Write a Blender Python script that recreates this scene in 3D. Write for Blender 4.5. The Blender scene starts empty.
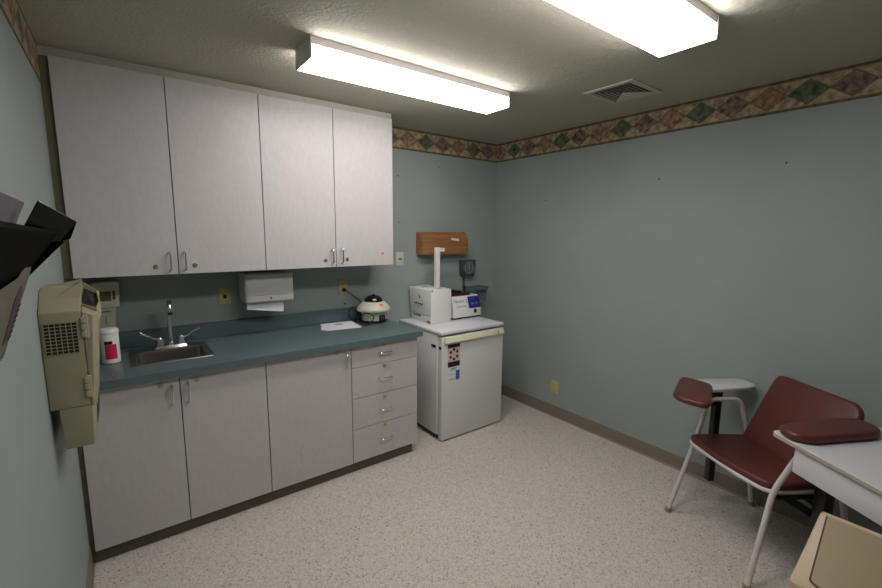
import bpy, bmesh, math, random
from mathutils import Vector, Matrix
random.seed(7)
scene = bpy.context.scene
COL = scene.collection
W, H, FR = 3.196, 2.438, -4.70
PI = math.pi

# ---------------------------------------------------------------- materials
def s2l(c):
    return tuple(((v/255)/12.92 if v/255 <= .04045 else ((v/255+.055)/1.055)**2.4) for v in c)

class NB:
    def __init__(s, name):
        s.m = bpy.data.materials.new(name); s.m.use_nodes = True
        s.t = s.m.node_tree; s.b = s.t.nodes['Principled BSDF']
    def n(s, t, **k):
        x = s.t.nodes.new(t)
        for a, v in k.items(): setattr(x, a, v)
        return x
    def l(s, a, b): s.t.links.new(a, b)
    def math(s, op, a, b=None, c=None):
        x = s.n('ShaderNodeMath', operation=op)
        for i, v in enumerate((a, b, c)):
            if v is None: continue
            if isinstance(v, (int, float)): x.inputs[i].default_value = v
            else: s.l(v, x.inputs[i])
        return x.outputs[0]
    def mix(s, f, a, b):
        x = s.n('ShaderNodeMix', data_type='RGBA')
        if isinstance(f, (int, float)): x.inputs[0].default_value = f
        else: s.l(f, x.inputs[0])
        for i, v in ((6, a), (7, b)):
            if isinstance(v, tuple): x.inputs[i].default_value = (*v, 1)
            else: s.l(v, x.inputs[i])
        return x.outputs[2]

def mat(name, rgb, rough=.5, metal=0, var=.06, scale=30, bump=0, bscale=200, bdist=.002, spec=.5, coat=0, stretch=None, alpha=1, trans=0):
    nb = NB(name); b = nb.b
    c = s2l(rgb)
    b.inputs['Roughness'].default_value = rough
    b.inputs['Metallic'].default_value = metal
    b.inputs['Specular IOR Level'].default_value = spec
    b.inputs['Coat Weight'].default_value = coat
    b.inputs['Alpha'].default_value = alpha
    b.inputs['Transmission Weight'].default_value = trans
    tc = nb.n('ShaderNodeTexCoord'); src = tc.outputs['Object']
    if stretch:
        mp = nb.n('ShaderNodeMapping'); mp.inputs['Scale'].default_value = stretch
        nb.l(src, mp.inputs[0]); src = mp.outputs[0]
    nz = nb.n('ShaderNodeTexNoise'); nz.inputs['Scale'].default_value = scale; nz.inputs['Detail'].default_value = 4
    nb.l(src, nz.inputs['Vector'])
    lo = tuple(v*(1-var) for v in c); hi = tuple(min(1, v*(1+var)) for v in c)
    f = nb.math('MULTIPLY_ADD', nz.outputs['Fac'], 2.2, -.6)
    f2 = nb.n('ShaderNodeClamp'); nb.l(f, f2.inputs[0])
    nb.l(nb.mix(f2.outputs[0], lo, hi), b.inputs['Base Color'])
    if bump:
        n2 = nb.n('ShaderNodeTexNoise'); n2.inputs['Scale'].default_value = bscale; n2.inputs['Detail'].default_value = 3
        nb.l(tc.outputs['Object'], n2.inputs['Vector'])
        bp = nb.n('ShaderNodeBump'); bp.inputs['Strength'].default_value = bump; bp.inputs['Distance'].default_value = bdist
        nb.l(n2.outputs['Fac'], bp.inputs['Height']); nb.l(bp.outputs[0], b.inputs['Normal'])
    return nb.m

def emis(name, rgb, strength):
    nb = NB(name)
    e = nb.n('ShaderNodeEmission'); e.inputs[0].default_value = (*rgb, 1); e.inputs[1].default_value = strength
    nb.l(e.outputs[0], nb.t.nodes['Material Output'].inputs[0]); return nb.m

M = dict(
 wall=mat('wall_paint', (151,160,157), .62, var=.03, scale=3, bump=.25, bscale=90, spec=.3),
 ceiling=mat('ceiling_texture', (178,174,160), .85, var=.03, scale=40, bump=1.0, bscale=70, bdist=.0045, spec=.2),
 topfill=mat('filler_laminate', (172,166,156), .5),
 laminate=mat('cabinet_laminate', (195,190,190), .42, var=.045, scale=55, spec=.4, stretch=(1,1,.45)),
 carcass_shade=mat('cabinet_edge_shade', (120,112,96), .6),  # laminate darkened to brown, gap shade put into the colour
 filler=mat('olive_filler', (112,108,86), .6, var=.12, scale=20),
 top=mat('counter_laminate', (92,108,112), .32, var=.07, scale=70, spec=.5),
 kick=mat('toe_kick_vinyl', (88,80,66), .5),
 base=mat('baseboard_vinyl', (128,118,108), .5, var=.03),
 chrome=mat('chrome', (225,225,228), .2, 1, var=.02),
 steel=mat('brushed_steel', (168,163,158), .33, 1, var=.12, scale=60, stretch=(1,14,1)),
 brass=mat('lock_brass', (196,184,150), .35, 1),
 ivory=mat('ivory_plastic', (190,180,128), .4, var=.02),
 cream=mat('cream_plate', (200,197,180), .4, var=.02),
 golddot=mat('gold_dot', (214,200,150), .4),
 dark=mat('dark_slot', (26,22,20), .5),
 black=mat('black_plastic', (16,16,17), .4),
 blackmetal=mat('black_metal', (17,17,18), .38),
 mattblack=mat('matt_black', (7,7,6), .8, spec=.06),
 sharps=mat('sharps_beige', (160,154,128), .45, var=.03, scale=12),
 white=mat('white_plastic', (232,230,227), .35, var=.02),
 whitemetal=mat('white_enamel', (212,206,203), .3, var=.02),
 fridge=mat('fridge_enamel', (218,217,215), .33, var=.015, bump=.15, bscale=300),
 fridgetop=mat('fridge_top', (226,226,228), .3, var=.015),
 fcream=mat('fridge_handle_cream', (222,220,190), .4, var=.02),
 towel=mat('towel_dispenser_enamel', (198,196,190), .4, var=.02),
 paper=mat('paper', (226,224,228), .8, var=.015),
 grey=mat('grey_paper', (104,98,104), .8, var=.05),
 film=mat('black_film', (22,21,16), .2, var=.3, scale=9, coat=.2),
 maroon=mat('maroon_vinyl', (90,43,39), .40, var=.10, scale=45, bump=.35, bscale=350, spec=.5),
 centr=mat('centrifuge_enamel', (206,202,186), .35, var=.02),
 dome=mat('dark_dome', (24,18,30), .08, var=.2, spec=.7),
 orange=mat('orange_sticker', (226,120,84), .5),
 red=mat('red_label', (176,24,44), .5),
 pink=mat('red_pink_label', (208,34,78), .5),
 blue=mat('blue_label', (32,34,128), .4, var=.04),
 bluetag=mat('blue_tag', (52,104,170), .5),
 bluetext=mat('blue_print', (56,62,140), .5),
 greentext=mat('green_print', (110,136,92), .6),
 greytext=mat('grey_print', (120,122,122), .6),
 pinkpale=mat('pale_pink_label', (216,186,182), .5),
 basket=mat('smoky_blue_plastic', (112,130,150), .25, var=.05, alpha=.5),
 gauge=mat('grey_gauge_plastic', (62,68,72), .3),
 gaugeface=mat('gauge_face', (92,97,100), .65, var=.15, scale=40),
 bin=mat('beige_bin_plastic', (188,168,138), .42, var=.02),
 binflap=mat('tan_flap_plastic', (146,128,94), .42, var=.02),
 seam=mat('dark_brown_seam', (70,44,22), .6),
 board=mat('white_laminate_board', (206,205,210), .3, var=.02),
 boardedge=mat('beige_board_edge', (170,163,148), .5, var=.03),
 rubber=mat('rubber_foot', (150,134,112), .6),
 fixture=mat('fixture_enamel', (205,196,196), .4, var=.01),
 fixend=mat('fixture_end_cap', (205,208,198), .4, var=.02),
 ventw=mat('vent_enamel', (184,182,168), .5, var=.02),
 maroonrack=mat('dark_red_rack', (66,20,24), .4),
 beigewin=mat('olive_window', (98,92,54), .25),
 hinge=mat('hinge_beige', (176,168,140), .4),
 brown=mat('brochure_taupe', (106,100,86), .6, var=.1, scale=14),
 purple=mat('brochure_purple', (78,54,66), .6, var=.15, scale=14),
 door=mat('door_wood', (150,118,84), .5, var=.1, scale=8, stretch=(6,6,.6)),
)
LIGHT = emis('lamp_diffuser', (1.0, .975, .95), 17.4)

def wood_mat():
    nb = NB('oak_wood'); tc = nb.n('ShaderNodeTexCoord')
    mp = nb.n('ShaderNodeMapping'); mp.inputs['Scale'].default_value = (3, 8, 45); nb.l(tc.outputs['Object'], mp.inputs[0])
    nz = nb.n('ShaderNodeTexNoise'); nz.inputs['Scale'].default_value = 2.2; nz.inputs['Detail'].default_value = 6; nb.l(mp.outputs[0], nz.inputs['Vector'])
    cr = nb.n('ShaderNodeValToRGB'); nb.l(nz.outputs['Fac'], cr.inputs[0])
    cr.color_ramp.elements[0].position = .3; cr.color_ramp.elements[0].color = (*s2l((128,84,46)), 1)
    cr.color_ramp.elements[1].position = .7; cr.color_ramp.elements[1].color = (*s2l((170,122,74)), 1)
    nb.l(cr.outputs[0], nb.b.inputs['Base Color']); nb.b.inputs['Roughness'].default_value = .4
    return nb.m
M['wood'] = wood_mat()

def floor_mat():
    nb = NB('speckled_vinyl'); tc = nb.n('ShaderNodeTexCoord')
    nz = nb.n('ShaderNodeTexNoise'); nz.inputs['Scale'].default_value = 60; nb.l(tc.outputs['Object'], nz.inputs['Vector'])
    col = nb.mix(nz.outputs['Fac'], s2l((196,188,181)), s2l((221,213,205)))
    for sc, thr, c in ((175, .15, (104,92,82)), (145, .15, (150,140,130)), (220, .20, (128,118,110)), (115, .05, (88,74,60)), (190, .14, (240,238,234))):
        v = nb.n('ShaderNodeTexVoronoi'); v.inputs['Scale'].default_value = sc
        mp = nb.n('ShaderNodeMapping'); mp.inputs['Location'].default_value = (sc*.37, sc*.11, sc*.05)
        n2 = nb.n('ShaderNodeTexNoise'); n2.inputs['Scale'].default_value = sc*1.6; nb.l(tc.outputs['Object'], n2.inputs['Vector'])
        ad = nb.n('ShaderNodeMix', data_type='RGBA', blend_type='ADD'); ad.inputs[0].default_value = .012
        nb.l(tc.outputs['Object'], ad.inputs[6]); nb.l(n2.outputs['Color'], ad.inputs[7])
        nb.l(ad.outputs[2], mp.inputs[0]); nb.l(mp.outputs[0], v.inputs['Vector'])
        sp = nb.n('ShaderNodeSeparateColor'); nb.l(v.outputs['Color'], sp.inputs[0])
        f = nb.math('LESS_THAN', sp.outputs[0], thr)
        g = nb.math('LESS_THAN', v.outputs['Distance'], nb.math('MULTIPLY_ADD', sp.outputs[1], .35, .25))
        col = nb.mix(nb.math('MULTIPLY', nb.math('MULTIPLY', f, g), .75), col, s2l(c))
    nb.l(col, nb.b.inputs['Base Color']); nb.b.inputs['Roughness'].default_value = .38
    nb.b.inputs['Specular IOR Level'].default_value = .4
    return nb.m
M['floor'] = floor_mat()

def border_mat(name, axis, phase, sign, zlo, hgt):
    # wallpaper border: beige marbled ground, a row of green, plum and brown diamonds, olive edge stripes
    nb = NB(name); tc = nb.n('ShaderNodeTexCoord'); sx = nb.n('ShaderNodeSeparateXYZ'); nb.l(tc.outputs['Object'], sx.inputs[0])
    P = .1756
    dn = nb.n('ShaderNodeTexNoise'); dn.inputs['Scale'].default_value = 45; dn.inputs['Detail'].default_value = 3; nb.l(tc.outputs['Object'], dn.inputs['Vector'])
    wob = nb.math('MULTIPLY_ADD', dn.outputs['Fac'], .16, -.08)
    t = nb.math('MULTIPLY', nb.math('SUBTRACT', sx.outputs[axis], phase), sign/P)      # 0 at a green diamond
    v = nb.math('MULTIPLY', nb.math('SUBTRACT', sx.outputs[2], zlo), 1/hgt)            # 0..1
    tr = nb.math('ROUND', t)
    fu = nb.math('ABSOLUTE', nb.math('SUBTRACT', t, tr))                               # 0..0.5
    vv = nb.math('ABSOLUTE', nb.math('SUBTRACT', v, .5))
    d = nb.math('ADD', nb.math('ADD', nb.math('MULTIPLY', fu, 2.0), nb.math('MULTIPLY', vv, 2.65)), wob)
    idx = nb.math('FLOORED_MODULO', tr, 3)
    mott = nb.n('ShaderNodeTexNoise'); mott.inputs['Scale'].default_value = 32; mott.inputs['Detail'].default_value = 6; nb.l(tc.outputs['Object'], mott.inputs['Vector'])
    mf = nb.n('ShaderNodeMapRange'); mf.inputs[1].default_value = .35; mf.inputs[2].default_value = .65; nb.l(mott.outputs['Fac'], mf.inputs[0]); mf = mf.outputs[0]
    green = nb.mix(mf, s2l((52,68,56)), s2l((112,120,92)))
    plum = nb.mix(mf, s2l((84,58,60)), s2l((150,124,112)))
    brown = nb.mix(mf, s2l((108,80,60)), s2l((172,142,110)))
    ground = nb.mix(mf, s2l((128,114,90)), s2l((190,174,142)))
    dia = nb.mix(nb.math('COMPARE', idx, 1, .1), green, plum)
    dia = nb.mix(nb.math('COMPARE', idx, 2, .1), dia, brown)
    col = nb.mix(nb.math('LESS_THAN', d, 1.0), ground, dia)
    ring = nb.math('COMPARE', d, 1.0, .07)
    col = nb.mix(nb.math('MULTIPLY', ring, .55), col, s2l((84,70,56)))
    # faint second row: half diamonds between
    edge = nb.math('GREATER_THAN', vv, .40)
    col = nb.mix(edge, col, nb.mix(mf, s2l((70,60,46)), s2l((112,98,74))))
    line = nb.math('COMPARE', vv, .405, .012)
    col = nb.mix(line, col, s2l((150,128,92)))
    nb.l(col, nb.b.inputs['Base Color']); nb.b.inputs['Roughness'].default_value = .7
    return nb.m

# ---------------------------------------------------------------- geometry helpers
def B(): return bmesh.new()
def box(bm, x0, x1, y0, y1, z0, z1, bev=0, seg=2, xf=None):
    vs = [bm.verts.new((x, y, z)) for x in (x0, x1) for y in (y0, y1) for z in (z0, z1)]
    fs = [bm.faces.new([vs[i] for i in q]) for q in ((0,1,3,2),(4,6,7,5),(0,4,5,1),(2,3,7,6),(0,2,6,4),(1,5,7,3))]
    if bev:
        es = list({e for f in fs for e in f.edges})
        r = bmesh.ops.bevel(bm, geom=es, offset=bev, segments=seg, affect='EDGES', profile=.5)
        vs = list({v for f in r['faces'] for v in f.verts} | {v for v in vs if v.is_valid})
    if xf:
        for v in vs: v.co = Vector(xf(*v.co))
    return bm
def hexa(bm, b4, t4, bev=0):
    vb = [bm.verts.new(p) for p in b4]; vt = [bm.verts.new(p) for p in t4]; n = len(b4)
    fs = [bm.faces.new(vb[::-1]), bm.faces.new(vt)] + [bm.faces.new([vb[i], vb[(i+1) % n], vt[(i+1) % n], vt[i]]) for i in range(n)]
    if bev: bmesh.ops.bevel(bm, geom=list({e for f in fs for e in f.edges}), offset=bev, segments=2, affect='EDGES', profile=.5)
    return bm
def prism(bm, pts, vec, bev=0):
    v = Vector(vec); return hexa(bm, pts, [tuple(Vector(p)+v) for p in pts], bev)
def fillet(pts, r, n=5):
    out = [Vector(pts[0])]
    for i in range(1, len(pts)-1):
        p = Vector(pts[i]); a = Vector(pts[i-1])-p; b = Vector(pts[i+1])-p
        rr = min(r, a.length*.45, b.length*.45)
        A = p+a.normalized()*rr; C = p+b.normalized()*rr
        for k in range(n+1):
            t = k/n; out.append(A*(1-t)**2 + p*2*t*(1-t) + C*t*t)
    out.append(Vector(pts[-1])); return out
def tube(bm, pts, r, n=12, r2=None):
    pts = [Vector(p) for p in pts]; rings = []
    d = (pts[1]-pts[0]).normalized()
    u = d.orthogonal().normalized()
    for i, p in enumerate(pts):
        if i == 0: t = pts[1]-pts[0]
        elif i == len(pts)-1: t = pts[-1]-pts[-2]
        else: t = (pts[i+1]-pts[i]).normalized()+(pts[i]-pts[i-1]).normalized()
        t.normalize(); u = (u-t*u.dot(t)).normalized(); w = t.cross(u)
        rr = r if r2 is None else r+(r2-r)*i/(len(pts)-1)
        rings.append([bm.verts.new(p+u*math.cos(2*PI*k/n)*rr+w*math.sin(2*PI*k/n)*rr) for k in range(n)])
    for a, b in zip(rings, rings[1:]):
        for k in range(n): bm.faces.new([a[k], a[(k+1) % n], b[(k+1) % n], b[k]])
    bm.faces.new(rings[0][::-1]); bm.faces.new(rings[-1]); return bm
def lathe(bm, prof, c, n=32, mx=None):
    rings = []
    for r, z in prof:
        rings.append([bm.verts.new((r*math.cos(2*PI*k/n), r*math.sin(2*PI*k/n), z)) for k in range(n)])
    vs = [v for g in rings for v in g]
    for a, b in zip(rings, rings[1:]):
        for k in range(n): bm.faces.new([a[k], a[(k+1) % n], b[(k+1) % n], b[k]])
    bm.faces.new(rings[0][::-1]); bm.faces.new(rings[-1])
    for v in vs:
        if mx: v.co = mx @ v.co
        v.co += Vector(c)
    return bm
RXY = Matrix.Rotation(PI/2, 3, 'X')        # z axis -> -y
RX_ = Matrix.Rotation(PI/2, 3, 'Y')        # z axis -> +x
def rounded(pts, r, n=5):
    out = []; N = len(pts)
    for i in range(N):
        p = Vector(pts[i]).to_2d(); a = Vector(pts[i-1]).to_2d()-p; b = Vector(pts[(i+1) % N]).to_2d()-p
        q = r[i] if isinstance(r, (list, tuple)) else r
        rr = min(q, a.length*.48, b.length*.48)
        A = p+a.normalized()*rr; C = p+b.normalized()*rr
        for k in range(n+1):
            t = k/n; out.append(A*(1-t)**2+p*2*t*(1-t)+C*t*t)
    return out
def puff(bm, outline, z0, z1, e, f, seg=4):
    """slab with rounded rims; outline 2-D, f maps (u,v,z) to world"""
    N = len(outline)
    area = sum(outline[i-1].x*outline[i].y-outline[i].x*outline[i-1].y for i in range(N))
    sg = 1 if area > 0 else -1
    nor = []
    for i in range(N):
        j = i-1
        while (outline[i]-outline[j]).length < 1e-6: j -= 1
        k = (i+1) % N
        while (outline[k]-outline[i]).length < 1e-6: k = (k+1) % N
        t = ((outline[i]-outline[j]).normalized()+(outline[k]-outline[i]).normalized())
        t = t.normalized() if t.length > 1e-6 else Vector((1, 0))
        nor.append(Vector((-t.y, t.x))*sg)
    lay = []
    for k in range(seg+1):
        a = PI/2*k/seg; lay.append((e*(1-math.sin(a)), z0+e*(1-math.cos(a))))
    for k in range(seg+1):
        a = PI/2*k/seg; lay.append((e*(1-math.cos(a)), z1-e*(1-math.sin(a))))
    rings = [[bm.verts.new(f(*(outline[i]+nor[i]*ins), z)) for i in range(N)] for ins, z in lay]
    for a, b in zip(rings, rings[1:]):
        for k in range(N): bm.faces.new([a[k], a[(k+1) % N], b[(k+1) % N], b[k]])
    bm.faces.new(rings[0][::-1]); bm.faces.new(rings[-1]); return bm

def obj(name, bm, m, parent=None, smooth=True, label=None):
    bmesh.ops.remove_doubles(bm, verts=bm.verts, dist=1e-6)
    bmesh.ops.recalc_face_normals(bm, faces=bm.faces)
    me = bpy.data.meshes.new(name)
    org = Vector((0, 0, 0))
    p = parent
    while p: org += p.location; p = p.parent
    bmesh.ops.translate(bm, verts=bm.verts, vec=-org)
    bm.to_mesh(me); bm.free()
    me.materials.append(M[m] if isinstance(m, str) else m)
    if smooth:
        for p in me.polygons: p.use_smooth = True
        me.set_sharp_from_angle(angle=math.radians(35))
    o = bpy.data.objects.new(name, me); COL.objects.link(o)
    if parent: o.parent = parent
    if label: o['label'] = label
    return o
def thing(name, label, cat, loc, group=None):
    o = bpy.data.objects.new(name, None); COL.objects.link(o); o.location = loc
    o['label'] = label; o['category'] = cat
    if group: o['group'] = group
    return o
def single(name, bm, m, label, cat, group=None):
    # one-mesh thing, origin at its bounding-box base
    xs = [v.co for v in bm.verts]; c = Vector((sum(v.x for v in xs)/len(xs), sum(v.y for v in xs)/len(xs), min(v.z for v in xs)))
    bmesh.ops.translate(bm, verts=bm.verts, vec=-c)
    o = obj(name, bm, m); o.location = c; o['label'] = label; o['category'] = cat
    if group: o['group'] = group
    return o
def struct(name, bm, m, label, cat='room', parent=None):
    o = obj(name, bm, m, parent, smooth=False); o['kind'] = 'structure'; o['label'] = label; o['category'] = cat; return o
def text(name, body, size, loc, right, up, m, parent, align='CENTER', ext=.0004):
    cu = bpy.data.curves.new(name, 'FONT'); cu.body = body; cu.size = size; cu.align_x = align; cu.align_y = 'CENTER'; cu.extrude = ext
    tmp = bpy.data.objects.new('tmp', cu); COL.objects.link(tmp)
    dg = bpy.context.evaluated_depsgraph_get(); dg.update()
    me = bpy.data.meshes.new_from_object(tmp.evaluated_get(dg)); bpy.data.objects.remove(tmp)
    r = Vector(right).normalized(); u = Vector(up).normalized(); n = r.cross(u)
    bm = B(); bm.from_mesh(me); bpy.data.meshes.remove(me)
    for v in bm.verts: v.co = Vector(loc)+r*v.co.x+u*v.co.y+n*v.co.z
    return obj(name, bm, m, parent, smooth=False)

# ---------------------------------------------------------------- room
T = .1
struct('floor', box(B(), -T, W+T, FR-T, T, -.1, 0), 'floor', 'cream vinyl floor with grey and brown speckles', 'floor')
struct('ceiling', box(B(), -T, W+T, FR-T, T, H, H+.1), 'ceiling', 'beige textured ceiling with two long fluorescent lights', 'ceiling')
struct('wall_back', box(B(), -T, W+T, 0, T, 0, H), 'wall', 'pale green-grey wall behind the cabinets and fridge', 'wall')
struct('wall_left', box(B(), -T, 0, FR, 0, 0, H), 'wall', 'pale green-grey left wall carrying the sharps box', 'wall')
struct('wall_right', box(B(), W, W+T, FR, 0, 0, H), 'wall', 'long bare pale green-grey wall behind the maroon chair', 'wall')
struct('wall_front', box(B(), -T, W+T, FR-T, FR, 0, H), 'wall', 'pale green-grey wall behind the viewer', 'wall')
BH = .1686
bz = H-BH
struct('trim_1', box(B(), 0, W, -.0015, 0, bz, H), border_mat('border_back', 0, 2.372, 1, bz, BH), 'wallpaper border of coloured diamonds along the back wall top', 'wallpaper border')
struct('trim_2', box(B(), W-.0015, W, FR, -.0015, bz, H), border_mat('border_right', 1, -1.807, -1, bz, BH), 'wallpaper border of coloured diamonds along the right wall top', 'wallpaper border')
struct('trim_3', box(B(), 0, .0015, FR, -.0015, bz, H), border_mat('border_left', 1, -1.30, 1, bz, BH), 'wallpaper border of coloured diamonds along the left wall top', 'wallpaper border')
struct('trim_4', box(B(), 0, W, FR, FR+.0015, bz, H), border_mat('border_front', 0, .4, 1, bz, BH), 'wallpaper border of coloured diamonds along the wall behind the viewer', 'wallpaper border')
struct('baseboard_right', prism(B(), [(W, 0, 0), (W-.014, 0, 0), (W-.006, 0, .012), (W-.004, 0, .098), (W, 0, .102)], (0, FR, 0)), 'base', 'taupe vinyl baseboard along the right wall', 'baseboard')
struct('baseboard_back', prism(B(), [(1.9, 0, 0), (1.9, -.014, 0), (1.9, -.006, .012), (1.9, -.004, .098), (1.9, 0, .102)], (W-.006-1.9, 0, 0)), 'base', 'taupe vinyl baseboard behind the small fridge', 'baseboard')
struct('baseboard_left', prism(B(), [(0, -.575, 0), (.014, -.575, 0), (.006, -.575, .012), (.004, -.575, .098), (0, -.575, .102)], (0, FR+.575, 0)), 'base', 'taupe vinyl baseboard along the left wall', 'baseboard')

# ---------------------------------------------------------------- cabinets
def pull(bm, x, z, y, length, vertical=True, r=.0052, out=.030):
    h = length/2
    if vertical: p = [(x, y, z+h), (x, y-out, z+h-.006), (x, y-out, z-h+.006), (x, y, z-h)]
    else: p = [(x-h, y, z), (x-h+.006, y-out, z), (x+h-.006, y-out, z), (x+h, y, z)]
    return tube(bm, fillet(p, .009, 4), r, 10)
def lock(parent, x, z, y):
    o = obj('lock', lathe(B(), [(.0128, 0), (.0128, .004), (.0105, .006), (.0045, .0065), (.0044, .0045), (.0001, .0045)], (x, y, z), 20, RXY), 'brass', parent)
    return o
def door(parent, x0, x1, z0, z1, yf, hx, hz, lx, lz, hl=.1, extra=None):
    d = obj('door', box(B(), x0+.0022, x1-.0022, yf, yf+.019, z0, z1, .0012, 1), 'laminate', parent)
    obj('handle', pull(B(), hx, hz, yf, hl), 'chrome', d); lock(d, lx, lz, yf); return d
# wall cabinets
UX = [.0344, .4826, .9442, 1.401, 1.8479]; UB, UT = 1.3672, 2.3935; UY = -.3356; UC = UY+.0205
def upper(x0, x1, label, group):
    t = thing('wall_cabinet', label, 'cabinet', ((x0+x1)/2, -.16, UB), group)
    b = B(); y0, y1 = UC, -.0005; th = .018
    box(b, x0, x0+th, y0, y1, UB+.002, UT); box(b, x1-th, x1, y0, y1, UB+.002, UT)
    box(b, x0+th, x1-th, y0, y1, UB+.002, UB+.02); box(b, x0+th, x1-th, y0, y1, UT-.018, UT)
    box(b, x0+th, x1-th, y1-.006, y1, UB+.02, UT-.018)
    obj('body', b, 'laminate', t, False)
    b = B()
    for (a, c, d, e) in ((x0, x1, UB+.002, UB+.02), (x0, x1, UT-.018, UT), (x0, x0+th, UB+.02, UT-.018), (x1-th, x1, UB+.02, UT-.018), ((x0+x1)/2-.009, (x0+x1)/2+.009, UB+.02, UT-.018)):
        box(b, a, c, y0-.0006, y0, d, e)
    obj('edge_band', b, 'carcass_shade', t, False)  # front edges coloured dark for the shade between the doors
    obj('shelf', box(B(), x0+th, x1-th, y0+.02, y1-.006, 1.86, 1.878), 'laminate', t, False)
    return t
g = 'double-door cabinets on the back wall above the worktop'
ca = upper(UX[0], UX[2], 'pale grey double-door wall cabinet nearer the left wall, above the sink', g)
door(ca, UX[0], UX[1], UB, UT, UY, .446, 1.44, .379, 1.412); door(ca, UX[1], UX[2], UB, UT, UY, .516, 1.44, .562, 1.414)
cb = upper(UX[2]+.0005, UX[4], 'pale grey double-door wall cabinet over the towel dispenser, stickers at lower right corner', g)
door(cb, UX[2], UX[3], UB, UT, UY, 1.370, 1.442, 1.325, 1.417); dd = door(cb, UX[3], UX[4], UB, UT, UY, 1.439, 1.447, 1.479, 1.419)
obj('sticker', lathe(B(), [(.010, 0), (.010, .0008)], (1.757, UY, 1.452), 20, RXY), 'orange', dd, label='round orange-brown sticker')
b = B()
for i in range(22):
    x = random.uniform(1.725, 1.84); z = 1.386+random.random()**1.2*.06
    if x < 1.77 and z > 1.425: continue
    lathe(b, [(.0045, 0), (.0045, .0006)], (x, UY, z), 8, RXY)
obj('sticker', b, 'golddot', dd, label='scattered small cream and gold dot stickers')
for px in (ca, ):
    obj('filler_strip', box(B(), .0005, UX[0]-.001, UC-.001, UC+.018, UB, UT), 'filler', px, False, label='narrow olive strip closing the gap to the left wall')
obj('top_filler', box(B(), .0005, UX[2], UC+.004, UC+.022, UT+.0005, H-.0005), 'topfill', ca, False)
obj('top_filler', box(B(), UX[2]+.0005, 1.853, UC+.004, UC+.022, UT+.0005, H-.0005), 'topfill', cb, False)

# base cabinets
LX = [.019, .4217, .8425, 1.3662, 1.8747]; LB, LT = .0723, .872; LY = -.61; LC = LY+.0205
def lower(x0, x1, label, name='base_cabinet', mull=None, kx=None, group='base cabinets under the worktop'):
    t = thing(name, label, 'cabinet', ((x0+x1)/2, -.3, 0), group)
    b = B(); y0, y1, th = LC, -.0005, .018
    box(b, x0, x0+th, y0, y1, LB+.002, .8755); box(b, x1-th, x1, y0, y1, LB+.002, .8755)
    box(b, x0+th, x1-th, y0, y1, LB+.002, LB+.02); box(b, x0+th, x1-th, y1-.006, y1, LB+.02, .8755)
    box(b, x0+th, x1-th, y0, y0+.018, .84, .8755)
    obj('body', b, 'laminate', t, False)
    b = B()
    for (a, c, d, e) in ((x0, x1, LB+.002, LB+.02), (x0, x1, .86, .8755), (x0, x0+th, LB+.02, .86), (x1-th, x1, LB+.02, .86)): box(b, a, c, y0-.0006, y0, d, e)
    if mull: box(b, mull-.009, mull+.009, y0-.0006, y0, LB+.02, .86)
    obj('edge_band', b, 'carcass_shade', t, False)  # same darkened edges, standing in for shade in door and drawer gaps
    obj('toe_kick', box(B(), x0, kx or x1, -.585, -.02, 0, LB+.0015), 'kick', t, False)
    return t
c1 = lower(LX[0], LX[2], 'pale grey double-door base cabinet under the sink beside the left wall', mull=LX[1])
door(c1, LX[0], LX[1], LB, LT, LY, .385, .785, .338, .841); door(c1, LX[1], LX[2], LB, LT, LY, .457, .785, .501, .839)
obj('filler_strip', box(B(), .0005, LX[0]-.001, LC-.001, LC+.018, LB, .8755), 'filler', c1, False, label='narrow olive strip closing the gap to the left wall')
obj('toe_kick', box(B(), .0005, LX[0]-.0005, -.585, -.02, 0, LB+.0015), 'kick', c1, False)
c2 = lower(LX[2]+.0005, LX[3]-.0005, 'pale grey single-door base cabinet between the sink doors and the drawers')
door(c2, LX[2], LX[3], LB, LT, LY, 1.329, .792, 1.277, .846, .095)
c3 = lower(LX[3], LX[4], 'pale grey base cabinet with four drawers at the fridge end', 'drawer_cabinet', kx=LX[4]-.03)
zs = [LT, .7286, .5178, .3065, LB]
for i in range(4):
    d = obj('drawer', box(B(), LX[3]+.0022, LX[4]-.001, LY, LY+.019, zs[i+1]+.0022, zs[i]-.0022, .0012, 1), 'laminate', c3)
    zz = (.806, .628, .408, .196)[i]; zl = (.863, .706, .487, .288)[i]
    obj('handle', pull(B(), 1.611, zz, LY, .095, False), 'chrome', d)
    lock(d, 1.609, min(zl, LT-.014), LY)
    b = B(); box(b, LX[3]+.02, LX[4]-.02, LY+.019, -.06, zs[i+1]+.02, zs[i]-.03); obj('drawer_box', b, 'carcass_shade', d, False)

# worktop with sink cut-out
SX0, SX1, SY0, SY1 = .222, .614, -.470, -.088
t = thing('worktop', 'blue-green laminate worktop with backsplash running over the base cabinets', 'worktop', (.95, -.3, .876))
ix0, ix1, iy0, iy1 = SX0+.012, SX1-.012, SY0+.012, SY1-.012
b = B(); z0, z1 = .876, .914; CX1, CY = 1.902, -.6437
box(b, 0.0005, ix0, CY, -.0005, z0, z1); box(b, ix1, CX1, CY, -.0005, z0, z1); box(b, ix0, ix1, CY, iy0, z0, z1); box(b, ix0, ix1, iy1, -.0005, z0, z1)
bmesh.ops.remove_doubles(b, verts=b.verts, dist=1e-5)
obj('top', b, 'top', t, False)
obj('backsplash', box(B(), .0005, CX1, -.0195, -.0005, .9142, 1.015, .002, 2), 'top', t)
obj('side_splash', box(B(), .0005, .0195, CY+.02, -.020, .9142, 1.015, .002, 2), 'top', t)

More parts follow.
